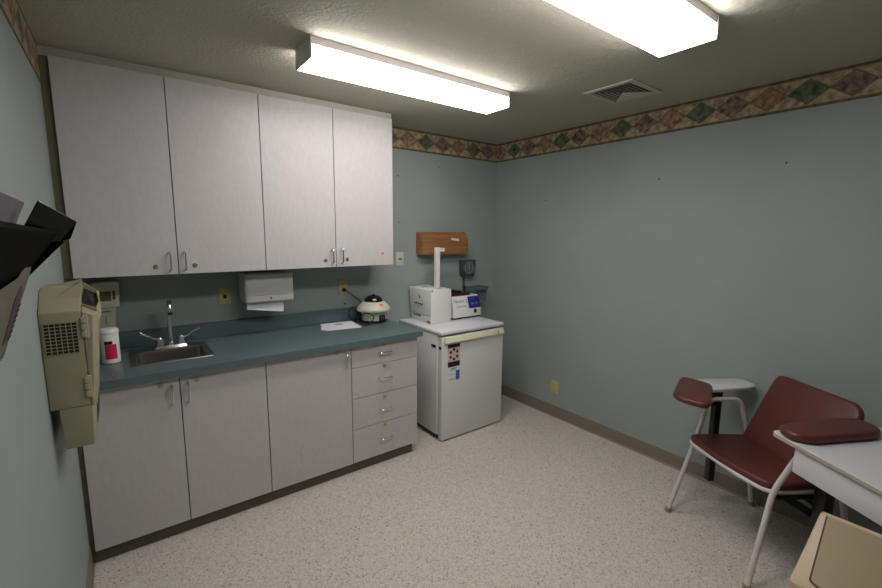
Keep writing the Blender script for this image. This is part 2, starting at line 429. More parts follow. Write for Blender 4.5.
# sink
t = thing('sink', 'small square stainless steel sink set into the worktop near the left wall', 'sink', (.418, -.28, .9145))
bx0, bx1, by0, by1 = .258, .578, -.445, -.185
def rect(x0, x1, y0, y1, r): return [(p.x, p.y) for p in rounded([(x0, y0), (x1, y0), (x1, y1), (x0, y1)], r, 5)]
b = B()
def ringloop(lst):
    rr = [[b.verts.new((x, y, z)) for x, y in pts] for pts, z in lst]
    for a, c in zip(rr, rr[1:]):
        for k in range(len(a)): b.faces.new([a[k], a[(k+1) % len(a)], c[(k+1) % len(a)], c[k]])
    return rr
rr = ringloop([(rect(SX0, SX1, SY0, SY1, .02), .9142), (rect(SX0+.004, SX1-.004, SY0+.004, SY1-.004, .02), .9185), (rect(SX0+.012, SX1-.012, SY0+.012, SY1-.012, .02), .9175), (rect(bx0-.004, bx1+.004, by0-.004, by1+.004, .04), .9170),
     (rect(bx0, bx1, by0, by1, .04), .913), (rect(bx0+.008, bx1-.008, by0+.008, by1-.008, .04), .80), (rect(bx0+.03, bx1-.03, by0+.03, by1-.03, .04), .775)])
b.faces.new(rr[-1])
o = obj('basin', b, 'steel', t)
obj('drain', lathe(B(), [(.042, 0), (.04, .004), (.03, .002), (.028, .001), (.0001, .001)], (.418, -.315, .7755), 24), 'chrome', t)
# faucet
t = thing('faucet', 'chrome gooseneck faucet with two wing handles behind the sink bowl', 'faucet', (.432, -.128, .918))
obj('deck_plate', hexa(B(), [(x, y, .9178) for x, y in rect(.345, .520, -.158, -.104, .02)], [(x, y, .932) for x, y in rect(.353, .512, -.152, -.110, .02)]), 'chrome', t)
sp = [(.432, -.128, .93), (.432, -.128, 1.14)]
arc = [(.432, -.128-.045*(1-math.cos(a)), 1.150+.045*math.sin(a)) for a in [PI*k/10 for k in range(0, 11)]]
b = B(); tube(b, sp+arc+[(.432, -.218, 1.142)], .0125, 14); lathe(b, [(.016, 0), (.016, .012), (.011, .022)], (.432, -.128, .93), 20)
obj('spout', b, 'chrome', t)
obj('aerator', lathe(B(), [(.012, 0), (.012, .02), (.0095, .024)], (.432, -.218, 1.124), 18), 'blackmetal', t)
for s, x, ex, ez in ((-1, .377, .283, 1.020), (1, .487, .583, 1.015)):
    h = obj('handle', lathe(B(), [(.021, 0), (.022, .006), (.017, .02), (.018, .036), (.012, .048), (.0001, .052)], (x, -.13, .9315), 20), 'chrome', t)
    b = B(); tube(b, [(x, -.13, .966), (x+(ex-x)*.45, -.138, .966+(ez-.966)*.30)], .0055, 10)
    d = s
    hexa(b, [(x+(ex-x)*.42, -.130, .966+(ez-.966)*.27), (x+(ex-x)*.42, -.146, .966+(ez-.966)*.27), (ex, -.164, ez-.004), (ex, -.132, ez-.004)],
            [(x+(ex-x)*.42, -.131, .980+(ez-.966)*.27), (x+(ex-x)*.42, -.145, .980+(ez-.966)*.27), (ex, -.162, ez+.010), (ex, -.134, ez+.010)], .002)
    obj('lever', b, 'chrome', h)

# ---------------------------------------------------------------- wall plates
def duplex(x, z, label, toggle='duplex'):
    t = thing('wall_outlet', label, 'outlet', (x, 0, z-.057), 'ivory wall plates')
    obj('plate', box(B(), x-.036, x+.036, -.0065, -.0003, z-.056, z+.056, .003, 2), 'ivory', t)
    for s in (-1, 1):
        f = obj('socket', lathe(B(), [(.0165, 0), (.0165, .003), (.015, .0036)], (x, -.0062, z+s*.021), 20, RXY), 'cream' if 0 else 'ivory', t)
        b = B()
        for dx in (-.006, .006): box(b, x+dx-.0012, x+dx+.0012, -.0108, -.0096, z+s*.021-.001, z+s*.021+.008)
        lathe(b, [(.0025, 0), (.0025, .0012)], (x, -.0096, z+s*.021-.008), 8, RXY)
        obj('slot', b, 'dark', f, False)
    obj('screw', lathe(B(), [(.0035, 0), (.003, .0012)], (x, -.0064, z), 10, RXY), 'brass', t)
    return t
# left plate: a single lit switch
t = thing('light_switch', 'ivory switch plate on the back wall between the faucet and the towel dispenser', 'switch', (.759, 0, 1.12))
obj('plate', box(B(), .722, .796, -.0065, -.0003, 1.121, 1.232, .003, 2), 'ivory', t)
obj('toggle', box(B(), .750, .768, -.018, -.006, 1.165, 1.190, .003, 2), 'dark', t)
for z in (1.137, 1.216): obj('screw', lathe(B(), [(.003, 0), (.003, .001)], (.759, -.0065, z), 8, RXY), 'brass', t)
duplex(1.588, 1.181, 'ivory outlet above the centrifuge with a black plug in it')
t = thing('wall_jack', 'cream wall plate with one dark slot right of the wall cabinets', 'wall plate', (2.103, 0, 1.32))
obj('plate', box(B(), 2.065, 2.141, -.0065, -.0003, 1.322, 1.440, .003, 2), 'cream', t)
obj('slot', box(B(), 2.090, 2.120, -.010, -.006, 1.377, 1.387, .001, 1), 'dark', t)
t = thing('wall_outlet', 'ivory outlet low on the right wall just above the baseboard', 'outlet', (W, -.803, .21), 'ivory wall plates')
obj('plate', box(B(), W-.0065, W-.0003, -.842, -.764, .212, .326, .003, 2), 'ivory', t)
for s in (-1, 1):
    f = obj('socket', lathe(B(), [(.0165, 0), (.0165, .003), (.015, .0036)], (W-.0062, -.803, .269+s*.021), 20, Matrix.Rotation(-PI/2, 3, 'Y')), 'ivory', t)
    b = B()
    for dy in (-.006, .006): box(b, W-.0108, W-.0096, -.803+dy-.0012, -.803+dy+.0012, .269+s*.021-.001, .269+s*.021+.008)
    obj('slot', b, 'dark', f, False)
for i, (x, z, lb) in enumerate(((2.506, 2.163, 'small grey wall anchor high on the back wall near the border, nearest the corner'), (2.092, 2.059, 'small grey wall anchor beside the wall cabinet top, under the border'), (2.098, 1.684, 'small grey wall anchor above the cream wall plate'), (1.601, 1.048, 'small dark wall anchor just above the backsplash beneath the plug'))):
    single('wall_anchor', lathe(B(), [(.0065, 0), (.0065, .002), (.003, .004), (.003, .012), (.0045, .013)], (x, -.0003, z), 12, RXY), 'dark' if i == 3 else 'greytext', lb, 'wall anchor', 'wall anchors')
for (y, z, lb) in ((-.625, 1.884, 'tiny dark nail in the right wall, closest of the nails to the back corner'), (-1.586, 1.974, 'small dark nail in the right wall below the ceiling vent, middle of the three nails'), (-2.277, 1.997, 'small dark nail in the right wall above the chair')):
    single('nail', lathe(B(), [(.002, 0), (.002, .013), (.005, .014), (.005, .0155)], (W+.004, y, z), 10, Matrix.Rotation(-PI/2, 3, 'Y')), 'dark', lb, 'nail', 'nails in the right wall')

# ---------------------------------------------------------------- paper towel dispenser
t = thing('towel_dispenser', 'grey-white metal paper towel dispenser on the back wall under the cabinets', 'towel dispenser', (.995, -.1, 1.147))
obj('housing', box(B(), .845, 1.148, -.198, -.0004, 1.147, 1.333, .004, 2), 'towel', t)
f = obj('cover', box(B(), .852, 1.141, -.204, -.1985, 1.153, 1.328, .004, 2), 'towel', t)
obj('lock', lathe(B(), [(.006, 0), (.006, .003), (.0025, .0035)], (.999, -.204, 1.172), 14, RXY), 'dark', f)
obj('ledge_line', box(B(), .885, 1.110, -.2052, -.2042, 1.193, 1.195), 'greytext', f, False)
single('paper_towel', prism(B(), [(.857, -.165, 1.150), (1.090, -.165, 1.150), (1.085, -.168, 1.068), (.857, -.168, 1.103)], (0, .003, 0)), 'paper', 'folded paper towel hanging out of the bottom of the towel dispenser', 'paper towel')

# soap dispenser
t = thing('soap_dispenser', 'cream soap dispenser on the back wall left of the faucet, above the wipes', 'soap dispenser', (.145, -.05, 1.05))
obj('body', hexa(B(), [(x, y, 1.055) for x, y in rect(.098, .176, -.085, -.0005, .01)], [(x, y, 1.19) for x, y in rect(.094, .190, -.098, -.0005, .01)], 0), 'cream', t)
obj('cover', hexa(B(), [(x, y, 1.180) for x, y in rect(.084, .205, -.112, -.0005, .015)], [(x, y, 1.316) for x, y in rect(.084, .212, -.092, -.0005, .02)], 0), 'cream', t)
obj('window', prism(B(), [(.118, -.1065, 1.215), (.170, -.1065, 1.215), (.170, -.0985, 1.268), (.118, -.0985, 1.268)], (0, -.003, 0)), 'beigewin', t, False, label='olive tinted level window')
obj('button', prism(B(), [(.177, -.1065, 1.222), (.190, -.1065, 1.222), (.190, -.0985, 1.270), (.177, -.0985, 1.270)], (0, -.003, 0)), 'beigewin', t, False)
obj('print', box(B(), .115, .165, -.0995, -.0955, 1.152, 1.158), 'greytext', t, False); obj('print', box(B(), .136, .140, -.0935, -.0885, 1.085, 1.125), 'greytext', t, False)

# wipes canister
t = thing('wipes_canister', 'white round wipes canister with a red label on the worktop by the left wall', 'canister', (.150, -.30, .9145))
obj('body', lathe(B(), [(.036, 0), (.040, .004), (.040, .150), (.037, .156), (.034, .157)], (.150, -.30, .9145), 36), 'white', t)
obj('lid', lathe(B(), [(.041, 0), (.042, .004), (.042, .016), (.037, .024), (.018, .027), (.001, .027)], (.150, -.30, 1.0715), 36), 'white', t)
def arcband(r, a0, a1, z0, z1, c, th=.0006, n=16):
    b = B(); pts = []
    for k in range(n+1):
        a = a0+(a1-a0)*k/n; pts.append((math.cos(a), math.sin(a)))
    o = [[b.verts.new((c[0]+x*q, c[1]+y*q, z)) for x, y in pts] for q, z in ((r, z0), (r, z1), (r+th, z1), (r+th, z0))]
    for i in range(4):
        A, C = o[i], o[(i+1) % 4]
        for k in range(n): b.faces.new([A[k], A[k+1], C[k+1], C[k]])
    b.faces.new([q[0] for q in o]); b.faces.new([q[-1] for q in o][::-1]); return b
aim = math.atan2(-3.08+.30, .232-.150)
obj('label', arcband(.0401, aim-.62, aim+.70, .940, 1.018, (.150, -.30)), 'pink', t)
obj('print', arcband(.0402, aim-.62, aim+.25, 1.019, 1.036, (.150, -.30)), 'dark', t, label='dark lettering band over the red label')

# ---------------------------------------------------------------- papers on counter
def sheet(p4, z, lb, name='paper_sheet'):
    return single(name, prism(B(), [(x, y, z) for x, y in p4], (0, 0, .0008)), 'paper', lb, 'paper', 'sheets of paper beside the centrifuge')
sheet([(1.325, -.215), (1.39, -.262), (1.58, -.18), (1.40, -.024)], .9144, 'white sheet lowest of the papers, its corner out towards the sink')
sheet([(1.345, -.262), (1.590, -.300), (1.635, -.040), (1.385, -.028)], .9156, 'white sheet between the other two papers on the worktop')
tp = thing('paper_sheet', 'white sheet with a small printed mark, topmost of the papers by the centrifuge', 'paper', (1.5, -.17, .9168), 'sheets of paper beside the centrifuge')
obj('sheet', prism(B(), [(1.365, -.275, .9168), (1.604, -.296, .9168), (1.628, -.050, .9168), (1.405, -.036, .9168)], (0, 0, .0008)), 'paper', tp, False)
obj('print', lathe(B(), [(.028, 0), (.028, .0003)], (1.500, -.115, .9177), 20, Matrix.Diagonal((1.3, .6, 1))), 'greytext', tp)

# ---------------------------------------------------------------- centrifuge
cx, cy, cz = 1.772, -.155, .9146
t = thing('centrifuge', 'small cream tabletop centrifuge with dark domed lid at the worktop end', 'centrifuge', (cx, cy, cz))
obj('base', lathe(B(), [(.094, 0), (.101, .003), (.101, .016), (.094, .020)], (cx, cy, cz), 40), 'black', t)
obj('body', lathe(B(), [(.090, 0), (.094, .004), (.094, .050), (.102, .063), (.123, .071), (.129, .081), (.129, .089), (.112, .114), (.084, .138), (.072, .143), (.068, .141)], (cx, cy, cz+.018), 48), 'centr', t)
dm = obj('lid', lathe(B(), [(.073, 0), (.072, .008), (.064, .026), (.048, .040), (.026, .046), (.0001, .047)], (cx, cy, cz+.1595), 40), 'dome', t, label='dark smoky domed lid')
obj('knob', lathe(B(), [(.012, 0), (.013, .006), (.010, .010), (.0001, .011)], (cx, cy, cz+.2045), 20), 'dome', dm)
a = math.atan2(-2.9, -1.56)
d = Vector((math.cos(a+.62), math.sin(a+.62), 0))
m3 = Matrix.Rotation(.85, 3, Vector((-d.y, d.x, 0)))
obj('warning_sticker', lathe(B(), [(.017, 0), (.017, .0012)], Vector((cx, cy, cz+.1385))+d*.1035, 20, m3), 'orange', t, label='round orange warning sticker')
d2 = Vector((math.cos(a+.72), math.sin(a+.72), 0)); r2 = Vector((-d2.y, d2.x, 0)); c0 = Vector((cx, cy, cz+.045))+d2*.0930
obj('control_panel', prism(B(), [tuple(c0+r2*u+Vector((0, 0, v))) for u, v in ((-.026, -.022), (.026, -.022), (.026, .018), (-.026, .018))], tuple(d2*.008)), 'black', t, False)
b = B()
for u in (-.010, .006): prism(b, [tuple(c0+d2*.008+r2*(u+p)+Vector((0, 0, q))) for p, q in ((-.0025, -.010), (.0025, -.010), (.0025, .006), (-.0025, .006))], tuple(d2*.003))
obj('switch', b, 'greytext', t, False)
def smoothc(pts, n=6):
    P = [Vector(p) for p in pts]; P = [P[0]*2-P[1]]+P+[P[-1]*2-P[-2]]; out = []
    for i in range(1, len(P)-2):
        for k in range(n):
            s = k/n; a0, a1, a2, a3 = P[i-1:i+3]
            out.append(.5*((2*a1)+(a2-a0)*s+(2*a0-5*a1+4*a2-a3)*s*s+(3*a1-a0-3*a2+a3)*s**3))
    out.append(P[-2]); return out
b = B(); tube(b, smoothc([(1.592, -.022, 1.162), (1.625, -.040, 1.140), (1.66, -.055, 1.105), (1.70, -.055, 1.075), (1.735, -.040, 1.02), (1.70, -.05, .94), (1.645, -.06, .922), (1.600, -.085, .955), (1.595, -.10, 1.01), (1.625, -.11, 1.035), (1.645, -.13, .99), (1.648, -.15, .928), (1.640, -.22, .922), (1.655, -.285, .925), (1.700, -.295, .975), (1.675, -.262, 1.005), (1.645, -.20, .985), (1.660, -.13, .935), (1.700, -.115, .935)]), .0042, 8)
cd = obj('power_cord', b, 'black', t, label='black power cord looping to the wall outlet')
obj('plug', box(B(), 1.579, 1.603, -.036, -.0105, 1.148, 1.174, .005, 2), 'black', cd)
fridge_marker = None

# ---------------------------------------------------------------- fridge
FX0, FX1, FY = 2.086, 2.732, -.612; FT = .871
t = thing('fridge', 'small white under-counter fridge standing between the drawers and the corner', 'fridge', ((FX0+FX1)/2, -.3, 0))
obj('body', box(B(), FX0+.004, FX1-.004, FY+.055, -.02, .045, .845, .004, 2), 'fridge', t)
obj('top', box(B(), FX0-.002, FX1+.002, FY-.004, -.016, .846, FT, .005, 2), 'fridgetop', t)
dr = obj('door', box(B(), FX0+.010, FX1, FY-.002, FY+.046,   .012, .829, .006, 3), 'fridge', t)
obj('gasket', box(B(), FX0+.016, FX1-.010, FY+.046, FY+.0555, .05, .818), 'fridge', dr, False)
obj('handle', prism(B(), [(FX0+.026, FY-.002, .829), (FX0+.026, FY-.010, .829), (FX0+.026, FY-.024, .786), (FX0+.026, FY-.020, .779), (FX0+.026, FY-.002, .783)], (FX1-.010-FX0-.026, 0, 0), .0015), 'fcream', dr, label='full-width cream handle strip')
obj('lock', lathe(B(), [(.006, 0), (.006, .003)], (FX1-.075, FY-.022, .800), 12, RXY), 'dark', dr)
obj('base_grille', box(B(), FX0+.02, FX1-.02, FY+.07, -.05, .008, .045), 'black', t, False)
obj('hinge_cover', box(B(), FX0+.0005, FX0+.006, FY+.070, FY+.125, .738, .760), 'dark', t, False)
obj('hinge_cover', box(B(), FX0+.006, FX0+.0105, FY+.008, FY+.034, .736, .756), 'dark', dr, False)
for x in (FX0+.04, FX1-.04):
    for y in (FY+.08, -.07): obj('foot', lathe(B(), [(.018, 0), (.018, .008)], (x, y, 0), 16), 'dark', t)
y = FY-.0022
lp = obj('label_panel', box(B(), 2.150, 2.266, y-.001, y, .590, .766), 'pinkpale', dr, False, label='pale panel with dark bands and a ring of dark dots')
b = B(); box(b, 2.150, 2.266, y-.002, y-.001, .740, .766); box(b, 2.150, 2.266, y-.002, y-.001, .590, .630)
for k in range(6): lathe(b, [(.0115, 0), (.0115, .001)], (2.208+.036*math.sin(k*PI/3), y-.001, .686+.038*math.cos(k*PI/3)), 14, RXY)
obj('print', b, 'dark', lp, False)
obj('dial', lathe(B(), [(.008, 0), (.008, .001)], (2.208, y-.001, .686), 14, RXY), 'cream', lp)
obj('tag', box(B(), 2.228, 2.266, y-.001, y, .480, .555), 'bluetag', dr, False, label='small blue tag')
for q in ((2.180, 2.237, .572, .578), (2.185, 2.230, .562, .567), (2.165, 2.217, .488, .494), (2.170, 2.210, .528, .531)): obj('print', box(B(), q[0], q[1], y-.001, y, q[2], q[3]), 'greytext', dr, False)

# white analyser box with column
BT = 1.150
t = thing('analyser_box', 'tall white boxy device with an upright white column on the fridge, left', 'lab device', (2.29, -.18, FT))
obj('body', prism(B(), [(2.186, -.342, FT+.0005), (2.186, -.342, BT-.004), (2.176, -.030, BT-.0), (2.202, -.030, FT+.0005)], (.206, 0, 0), .006), 'white', t)
b = B(); box(b, 2.385, 2.392, -.30, -.05, FT+.01, BT-.01); obj('side_cover', b, 'white', t, False)
obj('slot', lathe(B(), [(.030, 0), (.030, .0012)], (2.26, -.135, BT-.0005), 20, Matrix.Diagonal((1.1, .5, 1))), 'greytext', t); obj('slot', box(B(), 2.295, 2.345, -.275, -.262, BT-.002, BT+.0005), 'greytext', t)
obj('latch', box(B(), 2.190, 2.206, -.343, -.330, BT-.018, BT-.004, .002, 1), 'greytext', t)
cx0 = 2.334
cl = obj('column', prism(B(), [(cx0-.019, -.235, BT-.004), (cx0+.019, -.235, BT-.004), (cx0+.019, -.200, BT-.004), (cx0-.019, -.200, BT-.004)], (.0, .0, .335), .003), 'white', t)
obj('arm', box(B(), cx0+.0185, cx0+.068, -.234, -.214, 1.446, 1.476, .002, 1), 'white', cl)
def leftface(y0, y1, z0, z1, th=.0012):
    def X(y, z): 
        k = (z-FT)/(BT-FT); m = (y+.342)/.312
        return 2.186+m*((1-k)*.016-k*.010)
    pts = [(X(y, z)-.0003, y, z) for y, z in ((y0, z0), (y1, z0), (y1, z1), (y0, z1))]
    return pts
def lfb(bm, *a): return prism(bm, leftface(*a), (-.0012, 0, 0))
b = B()
for i, k in enumerate((0, .03, .055, .085, .105)): lfb(b, -.225+k, -.225+k+.022, 1.012, 1.026)
lfb(b, -.19, -.15, .998, 1.001); obj('print', b, 'greentext', t, False, label='small green lettering')
b = B(); lfb(b, -.19, -.175, 1.065, 1.085); lfb(b, -.195, -.070, .921, .926); lfb(b, -.190, -.075, .910, .918); lfb(b, -.335, -.060, .934, .936); lfb(b, -.182, -.170, 1.085, 1.095)
obj('print', b, 'greytext', t, False, label='small grey lettering and groove line')
b = B(); lfb(b, -.332, -.285, .876, .893); obj('label', b, 'red', t, False, label='small red label')

# tube mixer
t = thing('tube_mixer', 'white tube mixer with a blue and white label on the fridge, right', 'lab device', (2.59, -.2, FT))
mx0, mx1, my = 2.438, 2.748, -.318
obj('base', box(B(), mx0+.006, mx1-.006, my+.006, -.078, FT+.0005, FT+.016, .002, 1), 'black', t)
obj('body', prism(B(), [(mx0, my, FT+.014), (mx0, my+.004, FT+.085), (mx0, my+.034, FT+.182), (mx0, my+.060, FT+.192), (mx0, -.080, FT+.192), (mx0, -.072, FT+.014)], (mx1-mx0, 0, 0), .006), 'white', t)
def slope(bm, x0, x1, v0, v1, th=.0015):
    A = Vector((0, my+.004, FT+.085)); U = Vector((0, .030, .097)); n = Vector((0, -.955, .296))
    p = [(x, *(A+U*v+n*.0004).yz) for x, v in ((x0, v0), (x1, v0), (x1, v1), (x0, v1))]
    return prism(bm, p, tuple(n*th))
lb = obj('label', slope(B(), 2.455, 2.612, .02, .93), 'paper', t, False, label='white label with blue lettering')
obj('panel', slope(B(), 2.608, 2.742, .0, 1.02), 'blue', t, False, label='deep blue control panel')
Uv = (0, .030, .097)
def onsl(x, v, e=.0021):
    A = Vector((x, my+.004, FT+.085)); return tuple(A+Vector(Uv)*v+Vector((0, -.955, .296))*e)
text('lettering', 'Nutator 2', .034, onsl(2.532, .68), (1, 0, 0), Uv, 'bluetext', lb)
text('lettering', 'Clearmixer', .024, onsl(2.532, .25), (1, 0, 0), Uv, 'greytext', lb)
for q in ((2.636, 2.690, .78, .82), (2.636, 2.672, .30, .48), (2.690, 2.712, .28, .50), (2.636, 2.655, .60, .63)): obj('print', slope(B(), *q, .0022), 'greytext', t, False)
obj('switch', box(B(), 2.665, 2.694, my-.003, my+.004, FT+.042, FT+.074, .001, 1), 'dark', t)
t2 = thing('tube_rack', 'dark red and black tube rocker tray on top of the white mixer', 'tube rack', (2.55, -.19, FT+.1925))
obj('tray', box(B(), 2.442, 2.665, -.262, -.115, FT+.1925, FT+.214, .003, 1), 'maroonrack', t2)
for k in range(3): obj('roller', tube(B(), [(2.452+k*.055, -.25, FT+.226), (2.452+k*.055, -.12, FT+.226)], .016 if k < 2 else .011, 12), 'black', t2)

# ---------------------------------------------------------------- wall shelf, gauge, basket
t = thing('wall_rack', 'small open oak letter rack on the back wall above the fridge', 'wall rack', (2.54, -.05, 1.414))
rx0, rx1, z0, z1 = 2.268, 2.775, 1.417, 1.606
obj('back_panel', box(B(), rx0+.012, rx1-.012, -.020, -.0005, z0, z1), 'wood', t, False)
for x in (rx0, rx1-.012):
    obj('side_panel', prism(B(), [(x, -.0005, z0), (x, -.095, z0), (x, -.095, 1.535), (x, -.050, z1), (x, -.0005, z1)], (.012, 0, 0)), 'wood', t, False)
obj('bottom_shelf', box(B(), rx0+.012, rx1-.012, -.095, -.020, z0, z0+.016), 'wood', t, False)
obj('front_panel', box(B(), rx0+.012, rx1-.012, -.082, -.074, z0+.016, z1-.012), 'wood', t, False)
obj('label', prism(B(), [(2.585, -.0845, 1.540), (2.672, -.0845, 1.528), (2.676, -.0845, 1.548), (2.585, -.0845, 1.557)], (0, .002, 0)), 'paper', t, False, label='torn strip of white paper')

t = thing('pressure_gauge', 'dark square blood pressure gauge with round dial on wall right of oak rack', 'blood pressure gauge', (2.81, -.03, 1.2))
gq = [(2.728, -.020, 1.352), (2.912, -.020, 1.352), (2.888, -.020, 1.196), (2.735, -.020, 1.222)]
obj('bracket', box(B(), 2.77, 2.86, -.018, -.0004, 1.24, 1.33), 'gauge', t, False)
obj('case', prism(B(), gq, (0, -.035, 0), .006), 'gauge', t)
b = B(); lathe(b, [(.066, 0), (.066, .006), (.060, .008), (.059, .004), (.0001, .004)], (2.822, -.0545, 1.280), 40, RXY); dl = obj('dial', b, 'gaugeface', t)
obj('needle', prism(B(), [(2.820, -.0602, 1.262), (2.824, -.0602, 1.262), (2.826, -.0602, 1.315), (2.823, -.0602, 1.316)], (0, -.001, 0)), 'cream', dl, False)
b = B(); lathe(b, [(.050, 0), (.050, .0008)], (2.822, -.0586, 1.280), 32, RXY); obj('scale_disc', b, 'greytext', dl)
obj('dial_center', lathe(B(), [(.040, 0), (.040, .0006)], (2.822, -.0595, 1.280), 32, RXY), 'gaugeface', dl)
pts = [(2.785+.0105*math.cos(k*PI/4), -.030+.0105*math.sin(k*PI/4), 1.205-.0030*k) for k in range(0, 83)]
obj('coiled_hose', tube(B(), pts, .0034, 6), 'black', t)

t = thing('cuff_basket', 'smoky blue see-through plastic basket on the back wall beside the tube mixer', 'basket', (2.89, -.06, .93))
b = B()
def tri(x): return x
T0 = dict(t=((2.806, -.135), (3.000, -.135), (3.000, -.0003), (2.806, -.0003)), b=((2.826, -.110), (2.980, -.110), (2.980, -.001), (2.826, -.001)))
tp_ = [(x, y, 1.100) for x, y in T0['t']]; bt_ = [(x, y, .945) for x, y in T0['b']]
for i in range(4):
    j = (i+1) % 4
    n = (Vector(tp_[j])-Vector(tp_[i])).cross(Vector(bt_[i])-Vector(tp_[i])).normalized()*.0025
    c = Vector((2.90, -.07, 1.02))
    if (c-Vector(tp_[i])).dot(n) < 0: n = -n
    prism(b, [tp_[i], tp_[j], bt_[j], bt_[i]], tuple(n))
prism(b, bt_, (0, 0, .003)); obj('bin', b, 'basket', t, False)
b = B(); r = .004
tube(b, [tuple(Vector(p)) for p in (tp_[3], tp_[0], tp_[1], tp_[2])], r, 8); obj('rim', b, 'basket', t)
b = B(); box(b, 2.84, 2.97, -.134, -.130, 1.05, 1.08); obj('band', b, 'gauge', t, False)
single('pressure_cuff', puff(B(), rounded([(2.85, -.085), (2.95, -.085), (2.95, -.03), (2.85, -.03)], .02), .9505, 1.075, .02, lambda x, y, z: (x, y, z)), 'gauge', 'dark folded pressure cuff inside the smoky blue wall basket', 'cuff')

# ---------------------------------------------------------------- sharps box on the left wall
sy = -1.22; sf = -.985
t = thing('sharps_cabinet', 'beige sharps disposal cabinet with side vent mounted on the left wall', 'sharps cabinet', (.06, -1.1, 1.0))
obj('back_plate', box(B(), .0003, .0012, sy+.004, sf, .995, 1.345), 'dark', t, False)  # dark sheet standing in for the shadow line between cabinet and wall
obj('body', prism(B(), [(.0013, sy, 1.004), (.0013, sy, 1.336), (.0013, -1.115, 1.408), (.0013, sf, 1.408), (.0013, sf, 1.004)], (.1067, 0, 0), .003), 'sharps', t)
# raised wedge over the chute
obj('chute_hood', hexa(B(), [(.035, -1.165, 1.374), (.107, -1.165, 1.374), (.107, -1.06, 1.409), (.035, -1.06, 1.409)], [(.037, -1.160, 1.3765), (.112, -1.130, 1.424), (.112, -1.06, 1.430), (.037, -1.06, 1.412)], 0), 'sharps', t, False)
d = obj('door', hexa(B(), [(.110, sy+.002, 1.000), (.116, sy+.002, .998), (.124, sy+.022, .998), (.125, sf, .998), (.110, sf, .998)], [(.110, sy+.002, 1.332), (.138, sy+.002, 1.318), (.153, sy+.022, 1.320), (.155, sf, 1.372), (.110, sf, 1.390)], .002), 'sharps', t)
for z, hx in ((1.245, .1035), (1.035, .0965)):
    b = B()
    for k in range(3): box(b, hx+.002, hx+.015, sy-.008, sy+.006, z+k*.024, z+k*.024+.0225, .003, 2)
    box(b, hx+.007, hx+.021, sy-.006, sy+.006, z-.004, z+.074, .002, 1)
    obj('hinge', b, 'hinge', t)

# open chute tray: lip walls around a dark block standing in for the shaded mouth
b = B()
L1 = [(.108, -1.165, 1.352), (.150, -1.185, 1.336), (.160, -1.135, 1.356), (.152, -1.06, 1.385), (.112, -1.05, 1.418)]
for i in range(4):
    p, q = Vector(L1[i]), Vector(L1[i+1]); n = Vector((0, 0, 1)).cross(q-p).normalized()*.0035
    hexa(b, [tuple(p+Vector((0, 0, -.05))), tuple(q+Vector((0, 0, -.05))), tuple(q+n+Vector((0, 0, -.05))), tuple(p+n+Vector((0, 0, -.05)))], [tuple(p), tuple(q), tuple(q+n), tuple(p+n)])
ch = obj('chute_lip', b, 'hinge', t, False)
obj('chute_mouth_shade', hexa(B(), [(.112, -1.160, 1.32), (.147, -1.178, 1.315), (.156, -1.135, 1.32), (.148, -1.06, 1.33), (.114, -1.05, 1.34)], [(.112, -1.156, 1.346), (.147, -1.176, 1.330), (.156, -1.135, 1.348), (.148, -1.062, 1.372), (.114, -1.052, 1.395)]), 'dark', ch, False, label='dark block standing in for the shade inside the sharps opening')
gr = obj('vent_grille', box(B(), .010, .094, sy-.0016, sy-.0002, 1.196, 1.298), 'dark', t, False, label='dark rectangular grille of slots')
b = B()
for i in range(7): box(b, .009+i*.0141, .0113+i*.0141, sy-.0040, sy-.0014, 1.194, 1.300)
for j in range(10): box(b, .009, .096, sy-.0038, sy-.0014, 1.194+j*.01165, 1.1962+j*.01165)
obj('grille_bars', b, 'sharps', gr, False)
ln = obj('container', hexa(B(), [(.030, sy+.004, .858), (.106, sy+.004, .856), (.112, sy+.02, .860), (.112, sf+.02, .860), (.030, sf+.02, .858)], [(.024, sy+.002, 1.003), (.112, sy+.002, 1.003), (.121, sy+.02, 1.000), (.121, sf+.02, 1.000), (.024, sf+.02, 1.003)], .003), 'sharps', t, label='beige inner bin hanging below the cabinet')
obj('slot', prism(B(), [(.1212, sy+.04, .990), (.1212, sf-.02, .990), (.1166, sf-.02, .915), (.1166, sy+.06, .915)], (.001, 0, 0)), 'dark', ln, False)

# ---------------------------------------------------------------- black wall file rack on the left wall
t = thing('file_rack', 'black two-pocket wall file rack on the left wall at the frame edge', 'file rack', (.03, -1.9, 1.40))
Y1, Y0 = -1.75, -2.45
obj('back_plate', box(B(), .0005, .006, Y0, Y1, 1.33, 1.60), 'mattblack', t, False)
b = B(); hexa(b, [(.010, Y1, 1.455), (.016, Y1, 1.449), (.016, Y0, 1.449), (.010, Y0, 1.455)], [(.112, Y1, 1.604), (.121, Y1, 1.597), (.121, Y0, 1.612), (.112, Y0, 1.622)])
obj('pocket', b, 'mattblack', t, False, label='black upper pocket leaning out from the wall')
obj('side_strip', prism(B(), [(.012, Y1+.001, 1.446), (.128, Y1+.001, 1.578), (.118, Y1+.001, 1.600), (.008, Y1+.001, 1.466)], (0, .006, 0)), 'mattblack', t, False)
obj('rim', prism(B(), [(.010, Y1-.004, 1.4725), (.137, Y1-.004, 1.630), (.134, Y1-.004, 1.632), (.0075, Y1-.004, 1.4755)], (0, .003, 0)), 'greytext', t, False, label='clear plastic edge strip')
obj('clip', hexa(B(), [(.106, Y1+.008, 1.564), (.116, Y1+.008, 1.576), (.116, Y1+.02, 1.576), (.106, Y1+.02, 1.564)], [(.098, Y1+.008, 1.573), (.109, Y1+.008, 1.584), (.109, Y1+.02, 1.584), (.098, Y1+.02, 1.573)], .002), 'chrome', t, label='small silver clip')
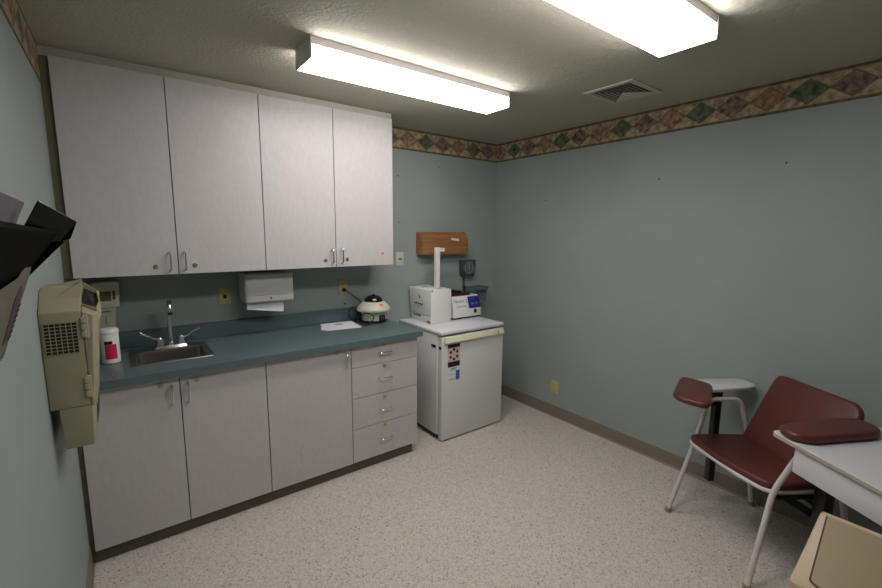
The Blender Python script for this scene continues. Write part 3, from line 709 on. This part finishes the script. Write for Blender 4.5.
single('black_film', prism(B(), [(.1005, -1.825, 1.667), (.1555, -1.757, 1.6245), (.141, -1.757, 1.586), (.1235, -1.757, 1.580), (.060, -1.84, 1.580)], (-.0008, 0, .002)), 'film', 'glossy black sheet standing up out of the wall file rack', 'sheet')
single('grey_folder', prism(B(), [(.070, -1.752, 1.6655), (.0525, -1.752, 1.620), (.040, -1.76, 1.585), (.040, -2.4, 1.600), (.060, -2.4, 1.690)], (-.0015, 0, .001)), 'grey', 'grey paper folder standing in the upper pocket of the wall file rack', 'folder')
t = thing('brochure', 'taupe brochure with dark printed marks in the lowest pocket of the file rack', 'brochure', (.03, -1.85, 1.35))
def pl_(s, y, e=0):  # slanted plane of the brochure, s 0..1 upwards
    return (.003+.068*s+e, y, 1.322+.208*s-e*.3)
obj('sheet', prism(B(), [pl_(0, -1.752), pl_(.93, -1.752), pl_(1.0, -1.775), pl_(1.0, -1.84), pl_(.9, -1.90), pl_(.80, -2.40), pl_(0, -2.40)], (-.0015, 0, .0006)), 'brown', t, False)
obj('print', prism(B(), [pl_(.2, -1.768, .0003), pl_(.72, -1.790, .0003), pl_(.80, -1.830, .0003), pl_(.70, -1.86, .0003), pl_(.2, -1.83, .0003)], (.0006, 0, -.0002)), 'purple', t, False, label='faded purple printed figure')
b = B()
for j in range(7):
    for i in range(4): prism(b, [pl_(.22+j*.055, -1.757-i*.009, .0012), pl_(.22+j*.055, -1.763-i*.009, .0012), pl_(.250+j*.055, -1.763-i*.009, .0012), pl_(.250+j*.055, -1.757-i*.009, .0012)], (.0004, 0, -.0001))
obj('print', b, 'dark', t, False, label='rows of small dark marks')

# ---------------------------------------------------------------- phlebotomy chair
Lo = Vector((2.682, -2.047, 0)); A_ = Vector((.867, -.497, 0)); B_ = Vector((-.497, -.867, 0))
def C(a, b, z): return tuple(Lo+A_*a+B_*b+Vector((0, 0, z)))
root = Vector(C(.27, .27, 0)); root.z = 0
t = thing('phlebotomy_chair', 'maroon vinyl blood-draw chair with white tube legs and padded armrests', 'chair', root)
for s, (bf, bs, bt) in ((0, (0, .002, -.004)), (1, (.56, .528, .585))):
    pts = fillet([C(0, bf, .012), C(.105 if s else .134, bs, .455), C(.155 if s else .192, bt, .676), C(.39, bt, .672), C(.455, bs, .47), C(.535, bf, .012)], .05, 6)
    fr = obj('side_frame', tube(B(), pts, .0125, 14), 'whitemetal', t, label='white bent steel tube forming front and rear legs')
    for a in (0, .535): obj('foot', lathe(B(), [(.016, 0), (.018, .004), (.016, .022), (.0135, .026)], C(a, bf, 0), 16), 'rubber', fr)
# seat tube frame
sz = .452
sp = fillet([C(.50, .03, sz-.018), C(.080, .020, sz-.006), C(.062, .10, sz-.006), C(.080, .40, sz-.010), C(.105, .515, sz-.008), C(.30, .525, sz-.012), C(.50, .52, sz-.018)], .07, 6)
obj('seat_rail', tube(B(), sp, .0115, 12), 'whitemetal', t)
def seatf(a, b, z): return C(a, b, z-(a-.1)*.045-.012*math.sin(PI*min(1, max(0, (b-.02)/.52)))*1.0)
so = rounded([(.058, .028), (.060, .28), (.088, .495), (.145, .528), (.30, .528), (.48, .515), (.48, .035), (.20, .025)], [.045, .2, .08, .04, .1, .03, .03, .1], 6)
obj('seat', puff(B(), so, sz+.002, sz+.042, .016, seatf), 'maroon', t)
# backrest
def backf(u, v, w):   # u across (b), v up along slope, w thickness towards the back
    return C(.378+v*.43+w*.9, u, .462+v*.90-w*.43)
bo = rounded([(.035, .0), (.525, .0), (.516, .22), (.500, .375), (.460, .412), (.10, .418), (.050, .412), (.038, .36)], [.03, .03, .1, .05, .04, .1, .05, .06], 6)
obj('backrest', puff(B(), bo, 0, .042, .017, lambda u, v, w: backf(u, v, w)), 'maroon', t)
b = B()
for u in (.10, .44): tube(b, fillet([backf(u, .25, .055), backf(u, .02, .055), C(.42, u, .43), C(.30, u, .425)], .03), .010, 10)
obj('back_support', b, 'blackmetal', t)
# black posts and cross members
b = B()
def bar(bm, P, Q, w, h):
    P, Q = Vector(P), Vector(Q); d = (Q-P).normalized(); s = d.cross(Vector((0, 0, 1)))
    s = s.normalized() if s.length > 1e-3 else A_.copy(); u = s.cross(d).normalized()
    o = [tuple(s*i*w/2+u*j*h/2) for i, j in ((-1, -1), (1, -1), (1, 1), (-1, 1))]
    return hexa(bm, [tuple(P+Vector(q)) for q in o], [tuple(Q+Vector(q)) for q in o], .002)
def post(name, a, bb, z0, z1, w=.05):
    return obj(name, bar(B(), C(a, bb, z0), C(a, bb, z1), w, w), 'blackmetal', t)
p1 = post('arm_post', .315, -.085, .128, .735, .038)
obj('clamp_knob', tube(B(), [C(.30, -.07, .615), C(.262, -.07, .615), C(.255, -.07, .615)], .009, 10), 'black', p1)
obj('post_bracket', bar(B(), C(.325, -.075, .690), C(.20, -.030, .692), .03, .010), 'blackmetal', p1)
p2 = post('arm_post', .300, .588, .060, .735, .050)
obj('post_bracket', bar(B(), C(.30, .59, .690), C(.20, .585, .692), .03, .010), 'blackmetal', p2)
obj('cross_member', bar(B(), C(.325, -.075, .405), C(.30, .575, .405), .035, .022), 'blackmetal', t)
obj('cross_member', bar(B(), C(.17, .50, .425), C(.44, .60, .26), .03, .03), 'blackmetal', t)
obj('cross_member', bar(B(), C(.12, .53, .428), C(.50, .53, .418), .03, .012), 'blackmetal', t)
# left arm: white board plus pad (swung inwards)
zb = .738
def flat(a, b, z): return C(a, b, z)
lb_ = rounded([(.20, -.170), (.398, -.165), (.490, -.160), (.533, -.112), (.515, -.035), (.465, -.010), (.165, .014), (.10, .02), (.10, -.10)], [.03, .05, .05, .04, .04, .04, .02, .02, .02], 5)
brd = obj('arm_board', puff(B(), lb_, zb-.018, zb, .003, flat, 2), 'board', t, label='white laminate board of the far armrest')
po = rounded([(.118, -.152), (.205, .000), (-.040, .290), (-.142, .130)], [.05, .05, .075, .085], 6)
obj('arm_pad', puff(B(), po, zb+.001, zb+.034, .015, flat), 'maroon', brd)
# right arm: bigger board with drawer box plus pad
rb = rounded([(.057, .520), (.56, .520), (.60, .56), (.62, 1.16), (.040, 1.16)], [.045, .05, .05, .02, .02], 5)
brd = obj('arm_board', puff(B(), rb, zb-.018+.012, zb+.012, .002, flat, 1), 'board', t, label='large white laminate side board at the frame edge')
b = B(); rb2 = rounded([(.0555, .5185), (.56, .5185), (.6015, .56), (.6215, 1.1615), (.0385, 1.1615)], [.046, .05, .05, .02, .02], 5)
obj('edge_band', puff(B(), rb2, zb-.0165+.012, zb+.0115-.001, .0005, flat, 1), 'boardedge', brd)
dx = B()
hexa(dx, [C(a, b, .622) for a, b in ((.066, .635), (.55, .635), (.57, 1.12), (.052, 1.12))], [C(a, b, .726) for a, b in ((.066, .635), (.55, .635), (.57, 1.12), (.052, 1.12))], .002)
box(dx, .0, .001, 0, .001, 0, .001, xf=lambda x, y, z: C(.30+x*100, .80+y*100, .725+z*7)) 
obj('drawer_box', dx, 'board', brd, label='white drawer box under the side board')
obj('arm_pad', puff(B(), rounded([(.070, .535), (.39, .500), (.505, .515), (.495, .628), (.42, .660), (.11, .672), (.048, .625)], [.05, .1, .05, .04, .05, .06, .05], 6), zb+.0125, zb+.052, .018, flat), 'maroon', brd)
print('CHAIR', C(.0, 0, 0))

# ---------------------------------------------------------------- bin
t = thing('waste_bin', 'beige plastic waste bin with sloped swing-lid hood beside the chair', 'waste bin', (2.17, -2.96, 0))
bx0, bx1, by0, by1 = 1.948, 2.375, -3.16, -2.762
obj('body', hexa(B(), [(x, y, .0) for x, y in rect(bx0+.05, bx1-.05, by0+.05, by1-.05, .04)], [(x, y, .435) for x, y in rect(bx0, bx1, by0, by1, .04)]), 'bin', t)
obj('rim', hexa(B(), [(x, y, .420) for x, y in rect(bx0-.008, bx1+.008, by0-.008, by1+.008, .045)], [(x, y, .452) for x, y in rect(bx0-.008, bx1+.008, by0-.008, by1+.008, .045)]), 'bin', t)
rz, rx = .620, 2.184
hd = B()
hexa(hd, [(bx0-.004, by0, .4525), (bx1+.004, by0, .4525), (bx1+.004, by1+.004, .4525), (bx0-.004, by1+.004, .4525)],
         [(rx-.012, by0+.02, rz), (rx+.012, by0+.02, rz), (rx+.012, by1-.014, rz), (rx-.012, by1-.014, rz)], .008)
ho = obj('hood', hd, 'bin', t)
# swing flap on the sloped face towards the viewer
p0 = Vector((bx0-.004, 0, .4525)); p1 = Vector((rx-.012, 0, rz)); sd = (p1-p0); nrm = Vector((-sd.z, 0, sd.x)).normalized()
def onface(s, y, e): q = p0+sd*s+nrm*e; return (q.x, y, q.z)
def flapf(u, v, w): return onface(u, v, w)
fo = rounded([(.10, by0+.055), (.10, by1-.047), (.985, by1-.036), (.985, by0+.04)], [.06, .06, .004, .004], 6)
sm = rounded([(.085, by0+.050), (.085, by1-.042), (.99, by1-.031), (.99, by0+.035)], [.062, .062, .004, .004], 6)
obj('seam', puff(B(), sm, .0005, .0030, .0005, flapf, 1), 'seam', ho, label='dark brown gap around the swing flap')
obj('flap', puff(B(), fo, .001, .0055, .001, flapf, 1), 'binflap', ho, label='darker tan swing flap')

# ---------------------------------------------------------------- ceiling lights and vent
def fixture(x0, x1, y0, y1, label):
    t = thing('ceiling_light', label, 'ceiling light', ((x0+x1)/2, (y0+y1)/2, H-.09), 'fluorescent ceiling lights')
    obj('housing', box(B(), x0+.004, x1-.004, y0+.002, y1-.002, H-.034, H-.0005, .002, 1), 'fixture', t)
    obj('diffuser', box(B(), x0+.004, x1-.004, y0, y1, H-.090, H-.0345, .006, 2), LIGHT, t)
    for a, b_ in ((x0, x0+.0038), (x1-.0038, x1)):
        obj('end_cap', box(B(), a, b_, y0-.001, y1+.001, H-.0905, H-.0005), 'fixend', t, False)
    return t
fixture(.955, 2.160, -1.172, -.976, 'long glowing fluorescent ceiling light nearer the wall cabinets')
f2 = fixture(.925, 2.130, -2.300, -2.078, 'long glowing fluorescent ceiling light nearer the viewer, cut by the frame top')

t = thing('ceiling_vent', 'square louvred air vent in the ceiling right of the fluorescent lights', 'vent', (2.69, -1.575, H-.02))
vx0, vx1, vy0, vy1 = 2.525, 2.852, -1.735, -1.425; vc = ((vx0+vx1)/2, (vy0+vy1)/2)
b = B(); fw = .03
for (a, c, d, e) in ((vx0, vx1, vy0, vy0+fw), (vx0, vx1, vy1-fw, vy1), (vx0, vx0+fw, vy0+fw, vy1-fw), (vx1-fw, vx1, vy0+fw, vy1-fw)): box(b, a, c, d, e, H-.008, H-.0005)
obj('frame', b, 'ventw', t, False)
obj('duct_shade', box(B(), vx0+fw, vx1-fw, vy0+fw, vy1-fw, H-.002, H-.0005), 'dark', t, False)  # flat dark plate standing in for the shaded duct interior
b = B(); hw, hh = (vx1-vx0)/2-fw, (vy1-vy0)/2-fw
cs = [(1, -1), (1, 1), (-1, 1), (-1, -1)]
for k in range(5):
    for q, (wd, zo, zi) in enumerate(((.185, .010, .004), (.045, .006, .0045), (.022, .0045, .0035), (.06, .0055, .0035))):   # right, far, left, near blades; widths shaped to give bright and dark sectors
        s0 = .97-k*.19; s1 = s0-wd
        (ax1, ay1), (ax2, ay2) = cs[q], cs[(q+1) % 4]
        P = [(vc[0]+ax1*hw*s1, vc[1]+ay1*hh*s1, H-zi), (vc[0]+ax2*hw*s1, vc[1]+ay2*hh*s1, H-zi), (vc[0]+ax2*hw*s0, vc[1]+ay2*hh*s0, H-zo), (vc[0]+ax1*hw*s0, vc[1]+ay1*hh*s0, H-zo)]
        prism(b, P, (0, 0, .001))
obj('louvre', b, 'ventw', t, False)

# ---------------------------------------------------------------- camera, world, view
yaw, pitch, roll, f = -0.6428, -0.1442, 0.0079, 427.33
cyw, syw, cp, spt = math.cos(yaw), math.sin(yaw), math.cos(pitch), math.sin(pitch)
fwd = Vector((-syw*cp, cyw*cp, spt)); right = Vector((cyw, syw, 0)); up = right.cross(fwd)
r_ = right*math.cos(roll)+up*math.sin(roll); u_ = -right*math.sin(roll)+up*math.cos(roll)
cam = bpy.data.cameras.new('camera'); co = bpy.data.objects.new('camera', cam); COL.objects.link(co)
m = Matrix.Identity(4)
for i in range(3): m[i][0], m[i][1], m[i][2], m[i][3] = r_[i], u_[i], -fwd[i], (.2319, -3.0827, 1.6084)[i]
co.matrix_world = m
cam.sensor_width = 36; cam.lens = f/882*36; cam.clip_start = .01; scene.camera = co
w = bpy.data.worlds.new('world'); scene.world = w; w.use_nodes = True
w.node_tree.nodes['Background'].inputs[0].default_value = (.02, .02, .02, 1)
vs = scene.view_settings; vs.view_transform = 'Standard'; vs.look = 'None'; vs.gamma = 1; vs.exposure = 0.0; vs.use_curve_mapping = False
